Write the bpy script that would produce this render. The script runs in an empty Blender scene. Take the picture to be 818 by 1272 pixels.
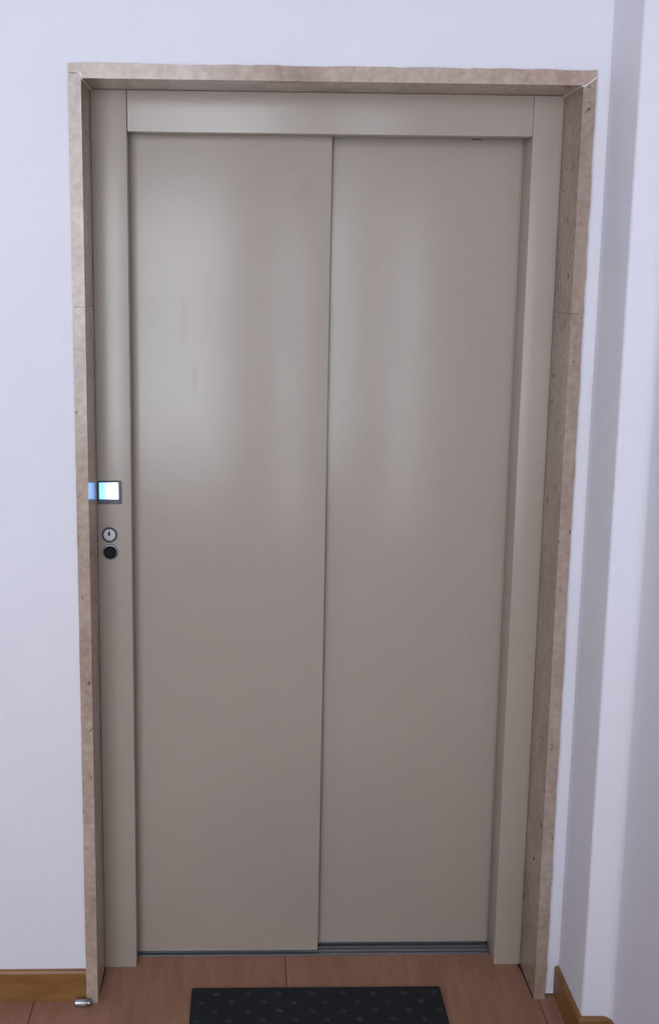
import bpy, bmesh, math, random
from mathutils import Matrix, Vector

random.seed(7)
sc = bpy.context.scene
col = sc.collection

# ------------------------------------------------------------------ camera
# metres; X right, Y into the lift wall, Z up; marble surround front at Y = 0
F_PX, W_PX, H_PX = 1300.0, 818.0, 1272.0
cd = bpy.data.cameras.new('camera')
cam = bpy.data.objects.new('camera', cd)
col.objects.link(cam)
cd.sensor_fit = 'VERTICAL'
cd.sensor_height = 36.0
cd.lens = F_PX / H_PX * 36.0
cd.shift_x = 71.56 / H_PX            # the photo is cropped off-centre
cd.shift_y = -86.40 / H_PX
cd.clip_start = 0.02
yaw, pitch, roll = 0.0256, -0.1589, 0.0097
fw = Vector((math.sin(yaw) * math.cos(pitch), math.cos(yaw) * math.cos(pitch), math.sin(pitch)))
r0 = Vector((math.cos(yaw), -math.sin(yaw), 0.0))
u0 = r0.cross(fw)
rt = r0 * math.cos(roll) + u0 * math.sin(roll)
up = -r0 * math.sin(roll) + u0 * math.cos(roll)
M = Matrix((( rt.x, up.x, -fw.x, -0.1824),
            ( rt.y, up.y, -fw.y, -2.2351),
            ( rt.z, up.z, -fw.z,  1.6954),
            (0, 0, 0, 1)))
cam.matrix_world = M
sc.camera = cam

# ------------------------------------------------------------------ light
sc.view_settings.view_transform = 'Standard'
sc.view_settings.look = 'None'
sc.view_settings.gamma = 1.0
sc.view_settings.use_curve_mapping = False
sc.view_settings.exposure = 0.0

SKY_COL = (0.80, 0.88, 1.0, 1)
SKY_STR = 8.7
world = bpy.data.worlds.new('overcast_sky')
sc.world = world
world.use_nodes = True
bg = world.node_tree.nodes['Background']
bg.inputs[0].default_value = SKY_COL
bg.inputs[1].default_value = SKY_STR

REAR_Y = -3.2
# glazed openings of the rear wall: x0, x1, z0, z1
WINDOWS = [(-1.82, -0.22, 0.80, 2.95), (0.46, 0.82, 0.36, 2.80)]
XL, XRR = -1.90, 3.20                       # room sides
def portal(loc, w, h, rz):
    ld = bpy.data.lights.new('window_portal', 'AREA')
    ld.shape = 'RECTANGLE'
    ld.size, ld.size_y = w, h
    ld.cycles.is_portal = True
    lo = bpy.data.objects.new('window_portal', ld)
    col.objects.link(lo)
    lo.location = loc
    lo.rotation_euler = (math.radians(90), 0, rz)   # the lamp's -Z looks into the room
for (x0, x1, z0, z1) in WINDOWS:     # portals only guide the sky's light through the openings
    portal(((x0 + x1) / 2, REAR_Y - 0.1, (z0 + z1) / 2), x1 - x0, z1 - z0, 0.0)

# ------------------------------------------------------------------ helpers
def new_bm():
    return bmesh.new()

def add_box(bm, x0, x1, y0, y1, z0, z1, bevel=0.0, seg=2):
    vs = [bm.verts.new((x, y, z)) for x in (x0, x1) for y in (y0, y1) for z in (z0, z1)]
    idx = [(0, 1, 3, 2), (4, 6, 7, 5), (0, 4, 5, 1), (2, 3, 7, 6), (0, 2, 6, 4), (1, 5, 7, 3)]
    fs = [bm.faces.new([vs[i] for i in f]) for f in idx]
    if bevel:
        es = {e for f in fs for e in f.edges}
        bmesh.ops.bevel(bm, geom=list(es), offset=bevel, segments=seg, profile=0.6, affect='EDGES')
    return fs

def add_prism_y(bm, pts, y0, y1):
    """pts: (x, z) outline, extruded from y0 (front) to y1"""
    a = [bm.verts.new((x, y0, z)) for x, z in pts]
    b = [bm.verts.new((x, y1, z)) for x, z in pts]
    bm.faces.new(a)
    bm.faces.new(b[::-1])
    n = len(pts)
    for i in range(n):
        j = (i + 1) % n
        bm.faces.new((a[j], a[i], b[i], b[j]))

def add_prism_z(bm, pts, z0, z1):
    a = [bm.verts.new((x, y, z0)) for x, y in pts]
    b = [bm.verts.new((x, y, z1)) for x, y in pts]
    bm.faces.new(a[::-1])
    bm.faces.new(b)
    n = len(pts)
    for i in range(n):
        j = (i + 1) % n
        bm.faces.new((a[i], a[j], b[j], b[i]))

def add_lathe(bm, prof, axis, origin, n=32):
    """prof: (radius, height) pairs along axis 'x' or 'y' (height goes along -Y / +X)"""
    rings = []
    for r, h in prof:
        ring = []
        for k in range(n):
            a = 2 * math.pi * k / n
            if axis == 'y':
                p = (origin[0] + r * math.cos(a), origin[1] - h, origin[2] + r * math.sin(a))
            else:
                p = (origin[0] + h, origin[1] + r * math.cos(a), origin[2] + r * math.sin(a))
            ring.append(bm.verts.new(p))
        rings.append(ring)
    for a, b in zip(rings, rings[1:]):
        for k in range(n):
            bm.faces.new((a[k], a[(k + 1) % n], b[(k + 1) % n], b[k]))
    bm.faces.new(rings[0][::-1])
    bm.faces.new(rings[-1])

def mesh_of(name, bm, mat, smooth=False):
    bmesh.ops.recalc_face_normals(bm, faces=bm.faces)
    me = bpy.data.meshes.new(name)
    bm.to_mesh(me)
    bm.free()
    if mat:
        me.materials.append(mat)
    if smooth:
        for p in me.polygons:
            p.use_smooth = True
        me.set_sharp_from_angle(angle=math.radians(35))
    return me

def obj(name, bm, mat, parent=None, smooth=False):
    o = bpy.data.objects.new(name, mesh_of(name, bm, mat, smooth))
    col.objects.link(o)
    if parent:
        o.parent = parent
    return o

def tag(o, label, cat, kind=None, group=None):
    o['label'] = label
    o['category'] = cat
    if kind:
        o['kind'] = kind
    if group:
        o['group'] = group
    return o

def empty(name):
    o = bpy.data.objects.new(name, None)
    o.empty_display_size = 0.05
    col.objects.link(o)
    return o

# ------------------------------------------------------------------ materials
class Nodes:
    def __init__(self, name):
        self.m = bpy.data.materials.new(name)
        self.m.use_nodes = True
        self.t = self.m.node_tree
        self.b = self.t.nodes['Principled BSDF']
    def n(self, kind, **kw):
        nd = self.t.nodes.new(kind)
        for k, v in kw.items():
            setattr(nd, k, v)
        return nd
    def l(self, a, b):
        self.t.links.new(a, b)
    def coords(self, scale=(1, 1, 1)):
        c = self.n('ShaderNodeTexCoord')
        mp = self.n('ShaderNodeMapping')
        mp.inputs['Scale'].default_value = scale
        self.l(c.outputs['Object'], mp.inputs['Vector'])
        return mp.outputs['Vector']
    def noise(self, vec, scale, detail=4, rough=0.55, dist=0.0):
        nd = self.n('ShaderNodeTexNoise')
        nd.inputs['Scale'].default_value = scale
        nd.inputs['Detail'].default_value = detail
        nd.inputs['Roughness'].default_value = rough
        nd.inputs['Distortion'].default_value = dist
        self.l(vec, nd.inputs['Vector'])
        return nd.outputs['Fac']
    def ramp(self, fac, stops):
        r = self.n('ShaderNodeValToRGB')
        e = r.color_ramp.elements
        while len(e) < len(stops):
            e.new(0.5)
        for k, (p, c) in enumerate(stops):
            e[k].position = p
            e[k].color = c if len(c) == 4 else (*c, 1)
        self.l(fac, r.inputs['Fac'])
        return r.outputs['Color']
    def mix(self, fac, a, b, mode='MIX'):
        mx = self.n('ShaderNodeMix', data_type='RGBA', blend_type=mode)
        for sock, v in ((mx.inputs[0], fac), (mx.inputs[6], a), (mx.inputs[7], b)):
            if hasattr(v, 'is_output'):
                self.l(v, sock)
            elif isinstance(v, (int, float)):
                sock.default_value = v
            else:
                sock.default_value = v if len(v) == 4 else (*v, 1)
        return mx.outputs[2]
    def bump(self, h, strength, dist):
        bp = self.n('ShaderNodeBump')
        bp.inputs['Strength'].default_value = strength
        bp.inputs['Distance'].default_value = dist
        self.l(h, bp.inputs['Height'])
        self.l(bp.outputs['Normal'], self.b.inputs['Normal'])
    def set(self, **kw):
        for k, v in kw.items():
            s = self.b.inputs[k.replace('_', ' ')]
            if hasattr(v, 'is_output'):
                self.l(v, s)
            elif isinstance(v, tuple) and len(v) == 3:
                s.default_value = (*v, 1)
            else:
                s.default_value = v
        return self

def plaster(name, c):
    k = Nodes(name)
    v = k.coords()
    n1 = k.noise(v, 3.0, 5)
    c2 = tuple(x * 0.965 for x in c)
    k.set(Base_Color=k.ramp(n1, [(0.35, c), (0.7, c2)]), Roughness=0.75)
    k.b.inputs['Specular IOR Level'].default_value = 0.3
    k.bump(k.noise(v, 160, 3), 0.12, 0.002)
    return k.m

def marble(name, tone=1.0, pits=0.70):
    """warm pinkish travertine: drifting bands, cloudy blotches, small dark pits"""
    k = Nodes(name)
    v = k.coords()
    vb = k.coords((1.0, 1.0, 0.45))
    cloud = k.noise(vb, 9, 6, 0.6, 0.6)
    sh = lambda c: tuple(x * tone for x in c)
    base = k.ramp(cloud, [(0.28, sh((0.29, 0.190, 0.140))), (0.46, sh((0.43, 0.305, 0.235))),
                          (0.60, sh((0.50, 0.375, 0.295))), (0.75, sh((0.60, 0.475, 0.39)))])
    fine = k.noise(v, 70, 4, 0.6)
    base = k.mix(0.30, base, k.ramp(fine, [(0.3, sh((0.22, 0.15, 0.11))), (0.7, sh((0.62, 0.49, 0.40)))]))
    pit = k.noise(v, 45, 2, 0.5)
    pitm = k.ramp(pit, [(pits, (0, 0, 0)), (pits + 0.06, (1, 1, 1))])
    base = k.mix(pitm, base, (0.12, 0.085, 0.06))
    k.set(Base_Color=base, Roughness=0.22)
    k.bump(fine, 0.10, 0.001)
    return k.m

def paint_metal(name, stains=()):
    """semi-gloss greige paint on steel, with faint greasy smears (x, z, half width, half height, amount)"""
    k = Nodes(name)
    v = k.coords()
    n1 = k.noise(v, 2.2, 4)
    c = k.ramp(n1, [(0.3, (0.425, 0.356, 0.297)), (0.7, (0.405, 0.340, 0.282))])
    if stains:
        tc = k.n('ShaderNodeTexCoord')
        wob = k.n('ShaderNodeTexNoise')
        wob.inputs['Scale'].default_value = 14
        k.l(tc.outputs['Object'], wob.inputs['Vector'])
        for (sx, sz, hw, hh, amt) in stains:
            mp = k.n('ShaderNodeMapping', vector_type='TEXTURE')
            mp.inputs['Location'].default_value = (sx, 0.175, sz)
            mp.inputs['Scale'].default_value = (hw, 1.0, hh)
            k.l(tc.outputs['Object'], mp.inputs['Vector'])
            ln = k.n('ShaderNodeVectorMath', operation='LENGTH')
            k.l(mp.outputs['Vector'], ln.inputs[0])
            ad = k.n('ShaderNodeMath', operation='MULTIPLY_ADD')
            k.l(wob.outputs['Fac'], ad.inputs[0])
            ad.inputs[1].default_value = 1.6
            k.l(ln.outputs['Value'], ad.inputs[2])
            mr = k.n('ShaderNodeMapRange', interpolation_type='SMOOTHSTEP')
            mr.inputs['From Min'].default_value = 0.9
            mr.inputs['From Max'].default_value = 1.8
            mr.inputs['To Min'].default_value = amt
            mr.inputs['To Max'].default_value = 0.0
            k.l(ad.outputs[0], mr.inputs['Value'])
            c = k.mix(mr.outputs['Result'], c, (0.24, 0.17, 0.12))
    rr = k.ramp(k.noise(v, 5, 3), [(0.3, (0.235,) * 3), (0.7, (0.26,) * 3)])
    k.set(Base_Color=c, Roughness=rr)
    k.b.inputs['Specular IOR Level'].default_value = 0.44
    k.bump(k.noise(k.coords((1, 1, 0.45)), 4, 2), 0.16, 0.01)
    return k.m

def wood(name, c0, c1, c2, scale, rough, stretch):
    k = Nodes(name)
    v = k.coords(stretch)
    g = k.noise(v, scale, 6, 0.6, 0.8)
    k.set(Base_Color=k.ramp(g, [(0.3, c0), (0.5, c1), (0.72, c2)]), Roughness=rough)
    k.bump(g, 0.05, 0.001)
    return k.m

def simple(name, c, rough, metal=0.0, noise=0.0):
    k = Nodes(name)
    if noise:
        v = k.coords()
        nz = k.noise(v, 60, 3)
        k.set(Base_Color=k.ramp(nz, [(0.3, tuple(x * (1 - noise) for x in c)), (0.7, tuple(min(1, x * (1 + noise)) for x in c))]))
    else:
        k.set(Base_Color=c)
    k.set(Roughness=rough, Metallic=metal)
    return k.m

M_WALL = plaster('white_plaster', (0.80, 0.77, 0.815))
M_CEIL = plaster('ceiling_plaster', (0.82, 0.82, 0.82))
M_MARBLE = marble('travertine')
M_MARBLE_DK = marble('dark_pitted_travertine', 0.84, 0.665)    # right jamb: the same travertine in a darker tone, with more pits
M_FRAME = paint_metal('greige_frame_paint')
M_PANEL = paint_metal('greige_panel_paint',
                      ((-0.300, 1.455, 0.012, 0.060, 0.17), (-0.055, 1.875, 0.030, 0.060, 0.13),
                       (-0.370, 1.105, 0.008, 0.030, 0.15), (-0.325, 1.60, 0.010, 0.10, 0.10)))
M_PANEL2 = paint_metal('greige_rear_panel_paint')
M_TILE = wood('terracotta_wood_floor', (0.265, 0.125, 0.075), (0.325, 0.158, 0.098), (0.385, 0.197, 0.125), 7, 0.42, (5, 0.7, 1))
M_BASE = wood('honey_wood_baseboard', (0.190, 0.080, 0.020), (0.245, 0.113, 0.030), (0.300, 0.150, 0.045), 6, 0.45, (0.8, 6, 6))
M_DARK = simple('dark_joint', (0.025, 0.022, 0.02), 0.8)
M_GROUT = simple('white_caulk', (0.72, 0.69, 0.69), 0.7, noise=0.06)
M_ALU = simple('aluminium_sill', (0.30, 0.30, 0.33), 0.42, 0.8, 0.05)
M_ALU_DK = simple('aluminium_groove', (0.10, 0.12, 0.16), 0.5, 0.6)
M_CHROME = simple('chrome', (0.50, 0.50, 0.53), 0.36, 0.9)
M_STEELDK = simple('burnished_steel', (0.22, 0.22, 0.235), 0.35, 0.9)
M_GUN = simple('gunmetal', (0.075, 0.072, 0.085), 0.45, 0.5)
M_SATIN = simple('satin_chrome', (0.50, 0.48, 0.51), 0.40, 0.6)
M_BEZEL = simple('grey_plastic_bezel', (0.105, 0.105, 0.135), 0.35)
M_BLACK = simple('black_plastic', (0.008, 0.008, 0.011), 0.5)
M_BLACK.node_tree.nodes['Principled BSDF'].inputs['Specular IOR Level'].default_value = 0.15
M_MAT = simple('black_rubber', (0.007, 0.0095, 0.0105), 0.85, noise=0.3)
M_MATPILE = simple('grey_rubber_fleck', (0.021, 0.025, 0.028), 0.7, noise=0.3)
M_WFRAME = simple('white_window_frame', (0.78, 0.78, 0.78), 0.4)

def screen_mat():
    k = Nodes('lit_screen')
    tc = k.n('ShaderNodeTexCoord')
    sp = k.n('ShaderNodeSeparateXYZ')
    k.l(tc.outputs['Generated'], sp.inputs[0])
    c = k.ramp(sp.outputs['X'], [(0.0, (0.10, 0.34, 1.0)), (0.28, (0.20, 0.52, 1.0)), (0.70, (0.9, 1.0, 1.0))])
    k.set(Base_Color=(0.02, 0.02, 0.02), Roughness=0.2, Emission_Color=c, Emission_Strength=2.7)
    return k.m
M_SCREEN = screen_mat()

def pane_mat():
    m = bpy.data.materials.new('window_glass')
    m.use_nodes = True
    t = m.node_tree
    t.nodes.remove(t.nodes['Principled BSDF'])
    tr = t.nodes.new('ShaderNodeBsdfTransparent')
    gl = t.nodes.new('ShaderNodeBsdfGlossy')
    gl.inputs['Roughness'].default_value = 0.02
    fr = t.nodes.new('ShaderNodeFresnel')
    mx = t.nodes.new('ShaderNodeMixShader')
    t.links.new(fr.outputs[0], mx.inputs[0])
    t.links.new(tr.outputs[0], mx.inputs[1])
    t.links.new(gl.outputs[0], mx.inputs[2])
    t.links.new(mx.outputs[0], t.nodes['Material Output'].inputs['Surface'])
    return m
M_GLASS = pane_mat()

# ------------------------------------------------------------------ key dimensions
XOL, XOR = -0.548, 0.5370          # marble surround outer
XIL, XIR = -0.5217, 0.5104         # marble surround inner
ZT, ZTI = 2.1163, 2.0874           # lintel top / underside
A, B, CY = 0.125, 0.175, 0.203     # steel frame front, near panel, far panel
XFL, XFR, ZH = -0.4441, 0.4441, 2.0
XC, D1, X2 = 0.5700, 0.161, 0.634  # corner, pier depth, pier right side
WY = 0.012                         # plaster plane of the lift wall
CEIL = 3.05

# ------------------------------------------------------------------ setting
# lift wall with the opening for the marble surround
bm = new_bm()
add_box(bm, XL, XOL + 0.003, WY, 0.26, 0.0, CEIL)
add_box(bm, XOR - 0.004, XC + 0.02, WY, 0.26, 0.004, CEIL)
add_box(bm, XOL + 0.003, XOR - 0.004, WY, 0.26, ZT - 0.004, CEIL)
tag(obj('wall_far', bm, M_WALL), 'white plaster wall around the marble elevator surround', 'wall', 'structure')

# right wall: shallow return, then a stepped pier, softly rounded arrises
def arc(cx, cy, r, a0, a1, n=5):
    return [(cx + r * math.cos(math.radians(a0 + (a1 - a0) * i / n)), cy + r * math.sin(math.radians(a0 + (a1 - a0) * i / n))) for i in range(n + 1)]
R1, R2 = 0.008, 0.020
poly = [(XC, 0.255), (XC, WY)]
poly += arc(XC + R1, -D1 + R1, R1, 180, 270)
poly += arc(X2 - R2, -D1 - R2, R2, 90, 0)
poly += [(X2, -0.75), (XRR, -0.75), (XRR, REAR_Y), (XRR + 0.2, REAR_Y), (XRR + 0.2, 0.255)]
bm = new_bm()
add_prism_z(bm, poly, 0.0, CEIL)
tag(obj('wall_right', bm, M_WALL, smooth=True), 'white stepped side wall beside the elevator, right edge', 'wall', 'structure')

bm = new_bm()
add_box(bm, XL - 0.2, XL, REAR_Y, 0.26, 0.0, CEIL)
tag(obj('wall_left', bm, M_WALL), 'white plaster side wall left of the landing', 'wall', 'structure')

# rear wall (behind the camera) with two glazed openings
bm = new_bm()
xs = [XL - 0.2] + [v for w in WINDOWS for v in w[:2]] + [XRR + 0.2]
for i in range(0, len(xs), 2):
    add_box(bm, xs[i], xs[i + 1], REAR_Y - 0.2, REAR_Y, 0.0, CEIL)
for (x0, x1, z0, z1) in WINDOWS:
    add_box(bm, x0, x1, REAR_Y - 0.2, REAR_Y, 0.0, z0)
    add_box(bm, x0, x1, REAR_Y - 0.2, REAR_Y, z1, CEIL)
tag(obj('wall_rear', bm, M_WALL), 'white plaster wall with two windows, facing the elevator', 'wall', 'structure')
def window(name, w_, z0, z1, zm, loc, rz, label):
    """framed window w_ wide in its own X-Z plane, two panes one above the other"""
    fwid, ya, yb = 0.045, -0.025, 0.025
    bm = new_bm()
    add_box(bm, -w_ / 2, -w_ / 2 + fwid, ya, yb, z0, z1, 0.004)
    add_box(bm, w_ / 2 - fwid, w_ / 2, ya, yb, z0, z1, 0.004)
    add_box(bm, -w_ / 2 + fwid, w_ / 2 - fwid, ya, yb, z0, z0 + fwid, 0.004)
    add_box(bm, -w_ / 2 + fwid, w_ / 2 - fwid, ya, yb, z1 - fwid, z1, 0.004)
    add_box(bm, -w_ / 2 + fwid, w_ / 2 - fwid, ya, yb, zm - 0.05, zm + 0.05, 0.004)
    wo = tag(obj(name, bm, M_WFRAME), label, 'window', 'structure')
    wo.location, wo.rotation_euler[2] = loc, rz
    for (za, zb) in ((z0 + fwid, zm - 0.05), (zm + 0.05, z1 - fwid)):
        bm = new_bm()
        add_box(bm, -w_ / 2 + fwid, w_ / 2 - fwid, -0.003, 0.003, za, zb)
        obj('pane', bm, M_GLASS, wo)
for i, (x0, x1, z0, z1) in enumerate(WINDOWS):
    window('window_%d' % (i + 1), x1 - x0, z0, z1, (1.95, 0.84)[i], ((x0 + x1) / 2, REAR_Y - 0.06, 0), 0.0,
           ('wide white framed window in the wall facing the elevator',
            'tall narrow white framed window at the right of the wall facing the elevator')[i])
bm = new_bm()
add_box(bm, XL - 0.2, XRR + 0.2, REAR_Y - 0.2, 0.26, CEIL, CEIL + 0.15)
tag(obj('ceiling', bm, M_CEIL), 'plain white ceiling above the landing', 'ceiling', 'structure')

# floor: slab with wood-effect boards laid on it, joints running towards the lift
bm = new_bm()
add_box(bm, XL - 0.2, XRR + 0.2, REAR_Y - 0.2, 0.30, -0.12, -0.012)
floor = tag(obj('floor', bm, M_DARK), 'reddish brown wood-effect floor in front of the elevator', 'floor', 'structure')
PX0, PW = -0.0755, 0.5960
g = 0.0008
def board(x0, x1, y0, y1):
    b_ = new_bm()
    add_box(b_, x0 + g, x1 - g, y0 + g, y1 - g, -0.012, 0.0, 0.0005, 1)
    return obj('floor_board', b_, M_TILE, floor)
SILL_Y0 = 0.1650
for i in range(-4, 7):
    x0, x1 = PX0 + i * PW, PX0 + (i + 1) * PW
    x0, x1 = max(x0, XL), min(x1, XRR)
    if x1 - x0 < 0.02:
        continue
    y = SILL_Y0
    lens = [0.70 + 0.25 * ((i * 7) % 3)] + [1.2] * 4
    for ln in lens:
        y0 = max(y - ln, REAR_Y)
        if y - y0 > 0.05:
            board(x0, x1, y0, y)
        y = y0

# baseboards
def baseboard(name, pts, label, t=0.010, h=0.078):
    """pts: plan line of the wall face; the board lies on its left-hand (room) side"""
    b_ = new_bm()
    out = []
    n = len(pts)
    for i in range(n):
        d = Vector((0, 0))
        nrm = []
        if i > 0:
            e = (Vector(pts[i]) - Vector(pts[i - 1])).normalized(); nrm.append(Vector((e.y, -e.x)))
        if i < n - 1:
            e = (Vector(pts[i + 1]) - Vector(pts[i])).normalized(); nrm.append(Vector((e.y, -e.x)))
        if len(nrm) == 2:
            m_ = (nrm[0] + nrm[1]); m_ = m_ / (1 + nrm[0].dot(nrm[1]))
        else:
            m_ = nrm[0]
        out.append(m_)
    prof = [(0.0, 0.0), (t, 0.0), (t, h - 0.006), (t * 0.75, h - 0.0015), (t * 0.4, h), (0.0, h)]
    rings = [[b_.verts.new((pts[i][0] + out[i].x * o_, pts[i][1] + out[i].y * o_, z_)) for (o_, z_) in prof] for i in range(n)]
    for a_, c_ in zip(rings, rings[1:]):
        for k in range(len(prof)):
            j = (k + 1) % len(prof)
            b_.faces.new((a_[k], a_[j], c_[j], c_[k]))
    b_.faces.new(rings[0]); b_.faces.new(rings[-1][::-1])
    return tag(obj(name, b_, M_BASE), label, 'baseboard', 'structure')
baseboard('baseboard_left', [(XL, WY), (XOL - 0.001, WY)], 'honey brown wooden baseboard left of the marble surround')
baseboard('baseboard_right', [(XC, WY - 0.001), (XC, -D1), (X2, -D1), (X2, -0.75)],
          'brown wooden baseboard stepping around the right side wall')

# ------------------------------------------------------------------ marble surround
surround = empty('trim_1')
tag(surround, 'pinkish beige marble surround framing the elevator doorway', 'door surround', 'structure')
YM0 = -0.003
def wob(a):
    return random.uniform(-a, a)
def jamb_piece(side, z0, z1, top_cut=None, amp=0.0012):
    b_ = new_bm()
    n = max(2, int((z1 - z0) / 0.025))
    zs = [z0 + (z1 - z0) * i / n for i in range(n + 1)]
    if side == 'L':
        outer = [(XOL + wob(amp * 0.3), z) for z in zs]
        pts = [(XIL, z0)] + [(XIL, z1)] + outer[::-1]
    else:
        outer = [(XOR + wob(amp), z) for z in zs]
        if top_cut:
            outer[-1] = (XOR, top_cut)
        pts = outer + [(XIR, z1), (XIR, z0)]
    add_prism_y(b_, pts, YM0, 0.26)
    return obj('marble_slab', b_, M_MARBLE if side == 'L' else M_MARBLE_DK, surround)
jamb_piece('L', 0.0, 1.6240)
jamb_piece('L', 1.6246, 2.0970)
jamb_piece('R', 0.0, 0.1345, amp=0.0012)
jamb_piece('R', 0.1353, 1.6185, amp=0.0010)
jamb_piece('R', 1.6193, ZTI - 0.0015, 2.1015, amp=0.0010)
# lintel: three lengths with an uneven upper edge
def lintel_piece(x0, x1, left_end, right_end, dz):
    b_ = new_bm()
    n = max(2, int((x1 - x0) / 0.022))
    top = [(x0 + (x1 - x0) * i / n, ZT + dz + wob(0.0012)) for i in range(n + 1)]
    low = []
    if right_end:
        low += [(XOR, 2.1045), (XIR, ZTI)]
    else:
        low += [(x1, ZTI)]
    if left_end:
        low += [(XIL + 0.0004, ZTI), (XIL + 0.0004, 2.0982), (XOL, 2.0982)]
    else:
        low += [(x0, ZTI)]
    add_prism_y(b_, top + low, YM0, 0.26)
    return obj('marble_slab', b_, M_MARBLE, surround)
lintel_piece(XOL, -0.115, True, False, 0.0008)
lintel_piece(-0.1146, XOR, False, True, 0.0010)
# white caulk along the mitres
bm = new_bm()
add_prism_y(bm, [(XIR - 0.001, ZTI - 0.002), (XIR + 0.002, ZTI - 0.004), (XOR, 2.1015), (XOR, 2.1048)], YM0 - 0.0008, A)
obj('caulk_seam', bm, M_GROUT, surround)
bm = new_bm()
add_prism_y(bm, [(XIL - 0.004, 2.0965), (XIL + 0.0005, 2.090), (XIL + 0.0035, ZTI - 0.0006), (XIL + 0.0015, 2.0990), (XIL - 0.012, 2.0986)], YM0 - 0.0008, YM0 + 0.004)
obj('caulk_seam', bm, M_GROUT, surround)
for s, x in ((1, XIL), (-1, XIR)):
    bm = new_bm()
    add_box(bm, min(x, x + s * 0.0026), max(x, x + s * 0.0026), YM0 + 0.001, A, ZTI - 0.0026, ZTI)
    obj('caulk_seam', bm, M_GROUT, surround)
# dark open joint where the floor meets the reveals
bm = new_bm()
add_prism_z(bm, [(XIL, 0.034), (XIL + 0.0022, 0.034), (XIL + 0.0032, A), (XIL, A)], 0.0, 0.0008)
obj('floor_joint', bm, M_DARK, surround)
bm = new_bm()
add_prism_z(bm, [(XIR, 0.0), (XIR, A), (XIR - 0.0085, A), (XIR - 0.0035, A - 0.03), (XIR - 0.0025, 0.0)], 0.0, 0.0008)
obj('floor_joint', bm, M_DARK, surround)

# ------------------------------------------------------------------ elevator landing door
door = empty('door_1')
tag(door, 'greige painted steel elevator door with two sliding panels', 'elevator door', 'structure')
bm = new_bm()
add_box(bm, XIL + 0.0003, XFL, A, B - 0.003, 0.0, ZTI - 0.0005, 0.0016)
obj('frame_jamb', bm, M_FRAME, door, True)
bm = new_bm()
add_box(bm, XFR, XIR - 0.0003, A, CY - 0.002, 0.0, ZTI - 0.0005, 0.0022)
obj('frame_jamb', bm, M_FRAME, door, True)
bm = new_bm()
add_box(bm, XFL + 0.0012, XFR - 0.0004, A + 0.0004, B - 0.003, ZH, ZTI - 0.0005, 0.0014)
obj('frame_header', bm, M_FRAME, door, True)
# near (left) and far (right) panels with folded edges
bm = new_bm()
add_box(bm, XFL - 0.03, 0.0078, B, B + 0.026, 0.007, 2.008, 0.002)
obj('door_panel', bm, M_PANEL, door, True)
bm = new_bm()
add_box(bm, -0.04, XFR + 0.03, CY, CY + 0.024, 0.009, 2.0045, 0.002)
obj('door_panel', bm, M_PANEL2, door, True)
# dark track box above and behind the panels
bm = new_bm()
add_box(bm, XFL - 0.03, XFR + 0.03, B - 0.002, 0.255, 2.009, ZTI + 0.02)
obj('track_housing', bm, M_DARK, door)
bm = new_bm()
add_box(bm, XOL - 0.05, XOR + 0.03, 0.262, 0.285, -0.01, ZT + 0.05)  # unseen dark sheet, added to stop sky light leaking past the frame
obj('light_leak_backing', bm, M_DARK, door)
# aluminium sill with two running grooves
sill_bm = new_bm()
def rail(y0, y1, z):
    add_box(sill_bm, XFL + 0.0005, XFR - 0.0005, y0, y1, -0.012, z, 0.0006, 1)
rail(SILL_Y0, 0.1745, 0.0015)
rail(0.1795, 0.1885, 0.0015)
rail(0.1935, 0.2055, 0.0022)
rail(0.2110, 0.2300, 0.0015)
sill = obj('sill', sill_bm, M_ALU, door)
bm = new_bm()
add_box(bm, XFL + 0.0005, XFR - 0.0005, SILL_Y0 + 0.001, 0.229, -0.0118, -0.004)
obj('sill_groove', bm, M_ALU_DK, sill)
# small dark block for the dark slit under the header
bm = new_bm()
add_box(bm, 0.326, 0.345, 0.186, 0.199, 2.0005, 2.009, 0.001)
obj('dark_slit_block', bm, M_GUN, door)

# ------------------------------------------------------------------ call display
disp = empty('call_display')
tag(disp, 'small square lit blue-white display on the left steel jamb', 'display')
DX0, DX1, DZ0, DZ1 = -0.5196, -0.4650, 1.1722, 1.2265
def rounded_rect(x0, x1, z0, z1, r, n=5):
    p = []
    for cx, cz, a0 in ((x1 - r, z1 - r, 0), (x0 + r, z1 - r, 90), (x0 + r, z0 + r, 180), (x1 - r, z0 + r, 270)):
        for i in range(n + 1):
            a = math.radians(a0 + 90 * i / n)
            p.append((cx + r * math.cos(a), cz + r * math.sin(a)))
    return p
bm = new_bm()
SX0, SX1, SZ0, SZ1 = -0.5162, -0.4722, 1.1835, 1.2222
o1 = rounded_rect(DX0, DX1, DZ0, DZ1, 0.004)
o2 = rounded_rect(DX0 + 0.001, DX1 - 0.001, DZ0 + 0.001, DZ1 - 0.001, 0.0035)
i1 = rounded_rect(SX0, SX1, SZ0, SZ1, 0.0012)
i2 = rounded_rect(SX0, SX1, SZ0, SZ1, 0.0012)
loops = [(o1, A), (o1, A - 0.0028), (o2, A - 0.0036), (i1, A - 0.0036), (i2, A - 0.0010)]
rings = [[bm.verts.new((x, y, z)) for x, z in lp] for lp, y in loops]
for a_, b_ in zip(rings, rings[1:]):
    for k in range(len(a_)):
        j = (k + 1) % len(a_)
        bm.faces.new((a_[k], a_[j], b_[j], b_[k]))
obj('bezel', bm, M_BEZEL, disp, True)
bm = new_bm()
add_box(bm, SX0 - 0.001, SX1 + 0.001, A - 0.0030, A - 0.0002, SZ0 - 0.0008, SZ1 + 0.0008)
obj('screen', bm, M_SCREEN, disp)['label'] = 'glowing blue-white screen'

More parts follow.
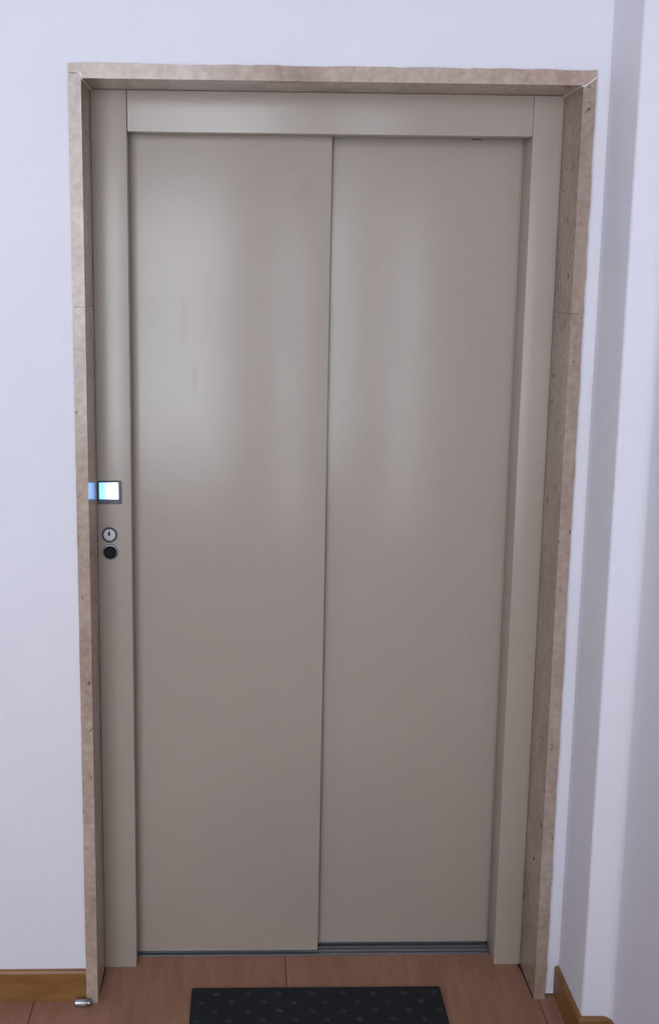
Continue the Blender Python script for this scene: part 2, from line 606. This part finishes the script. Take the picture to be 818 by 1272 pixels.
# ------------------------------------------------------------------ key switch
key = empty('key_switch')
tag(key, 'round chrome key switch under the lit display', 'key switch')
KX, KZ = -0.4944, 1.0990
bm = new_bm()
add_lathe(bm, [(0.0182, 0.0), (0.0182, 0.0016), (0.0174, 0.0026), (0.0150, 0.0026), (0.0146, 0.0006)], 'y', (KX, A, KZ))
obj('collar', bm, M_GUN, key, True)
bm = new_bm()
add_lathe(bm, [(0.0138, 0.0002), (0.0138, 0.0018), (0.0132, 0.0023), (0.0060, 0.0024)], 'y', (KX, A, KZ))
obj('lock_face', bm, M_SATIN, key, True)
bm = new_bm()
n = 20
pts = [(KX - 0.0006 + 0.0030 * math.cos(2 * math.pi * i / n), KZ + 0.0032 + 0.0058 * math.sin(2 * math.pi * i / n)) for i in range(n)]
add_prism_y(bm, pts, A - 0.0030, A - 0.0015)
ko = obj('keyhole', bm, M_GUN, key, True)
bm = new_bm()
add_box(bm, KX - 0.0014, KX + 0.0002, A - 0.0034, A - 0.002, KZ - 0.0005, KZ + 0.0070)
obj('slot', bm, M_BLACK, ko)

# ------------------------------------------------------------------ push button
btn = empty('push_button')
tag(btn, 'round black call button in a steel ring below the key switch', 'button')
BX, BZ = -0.4928, 1.0585
bm = new_bm()
add_lathe(bm, [(0.0184, 0.0), (0.0184, 0.0018), (0.0174, 0.0034), (0.0152, 0.0036), (0.0146, 0.0012)], 'y', (BX, A, BZ), 36)
obj('ring', bm, M_STEELDK, btn, True)
bm = new_bm()
add_lathe(bm, [(0.0143, 0.0002), (0.0143, 0.0026), (0.0132, 0.0030), (0.0070, 0.0018), (0.0015, 0.0014)], 'y', (BX, A, BZ), 36)
obj('button_cap', bm, M_BLACK, btn, True)

# ------------------------------------------------------------------ door mat
mat = empty('door_mat')
mat.location = (-0.0055, -0.165, 0.0)
tag(mat, 'black rubber door mat with small raised flecks before the elevator', 'door mat')
MW, MD, MH = 0.595, 0.400, 0.009
bm = new_bm()
pts = [(x, z) for x, z in rounded_rect(-MW / 2, MW / 2, -MD / 2, MD / 2, 0.004)]
a_ = [bm.verts.new((x, y, 0.0)) for x, y in pts]
b_ = [bm.verts.new((x, y, MH - 0.002)) for x, y in pts]
c_ = [bm.verts.new((x * 0.994, y * 0.992, MH)) for x, y in pts]
bm.faces.new(a_[::-1]); bm.faces.new(c_)
for p_, q_ in ((a_, b_), (b_, c_)):
    for k in range(len(pts)):
        j = (k + 1) % len(pts)
        bm.faces.new((p_[k], p_[j], q_[j], q_[k]))
obj('mat_base', bm, M_MAT, mat)
bm = new_bm()
nst = 8                                   # a low eight-pointed tuft
ctr = bm.verts.new((0, 0, 0.0022))
rim = []
for k in range(nst * 2):
    r = 0.0095 if k % 2 == 0 else 0.0045
    a = math.pi * k / nst
    rim.append((bm.verts.new((r * math.cos(a), r * math.sin(a), 0.0004)), bm.verts.new((r * math.cos(a), r * math.sin(a), -0.0008))))
for k in range(nst * 2):
    j = (k + 1) % (nst * 2)
    bm.faces.new((ctr, rim[k][0], rim[j][0]))
    bm.faces.new((rim[k][0], rim[k][1], rim[j][1], rim[j][0]))
tuft_mesh = mesh_of('raised_fleck', bm, M_MATPILE)
row, y = 0, MD / 2 - 0.022
while y > -MD / 2 + 0.015:
    x = -MW / 2 + (0.058 if row % 2 == 0 else 0.020)
    while x < MW / 2 - 0.015:
        o = bpy.data.objects.new('raised_fleck', tuft_mesh)
        col.objects.link(o)
        o.parent = mat
        o.location = (x + wob(0.003), y + wob(0.002), MH)
        o.rotation_euler[2] = random.uniform(0, 1)
        x += 0.0745
    y -= 0.0305
    row += 1

# ------------------------------------------------------------------ chrome piece at the jamb foot
pc = empty('metal_sleeve')
tag(pc, 'small chrome cylinder lying on the floor at the left jamb foot', 'metal sleeve')
cy0, cz0 = -0.0135, 0.0086
bm = new_bm()
add_lathe(bm, [(0.0072, 0.0), (0.0085, 0.0010), (0.0085, 0.0250), (0.0078, 0.0262)], 'x', (-0.5725, cy0, cz0), 28)
obj('body', bm, M_CHROME, pc, True)
bm = new_bm()
add_lathe(bm, [(0.0066, 0.0), (0.0066, 0.0025), (0.0078, 0.0030), (0.0078, 0.0085), (0.0060, 0.0098), (0.0030, 0.0100)], 'x', (-0.5463, cy0, cz0), 28)
obj('end_cap', bm, M_STEELDK, pc, True)
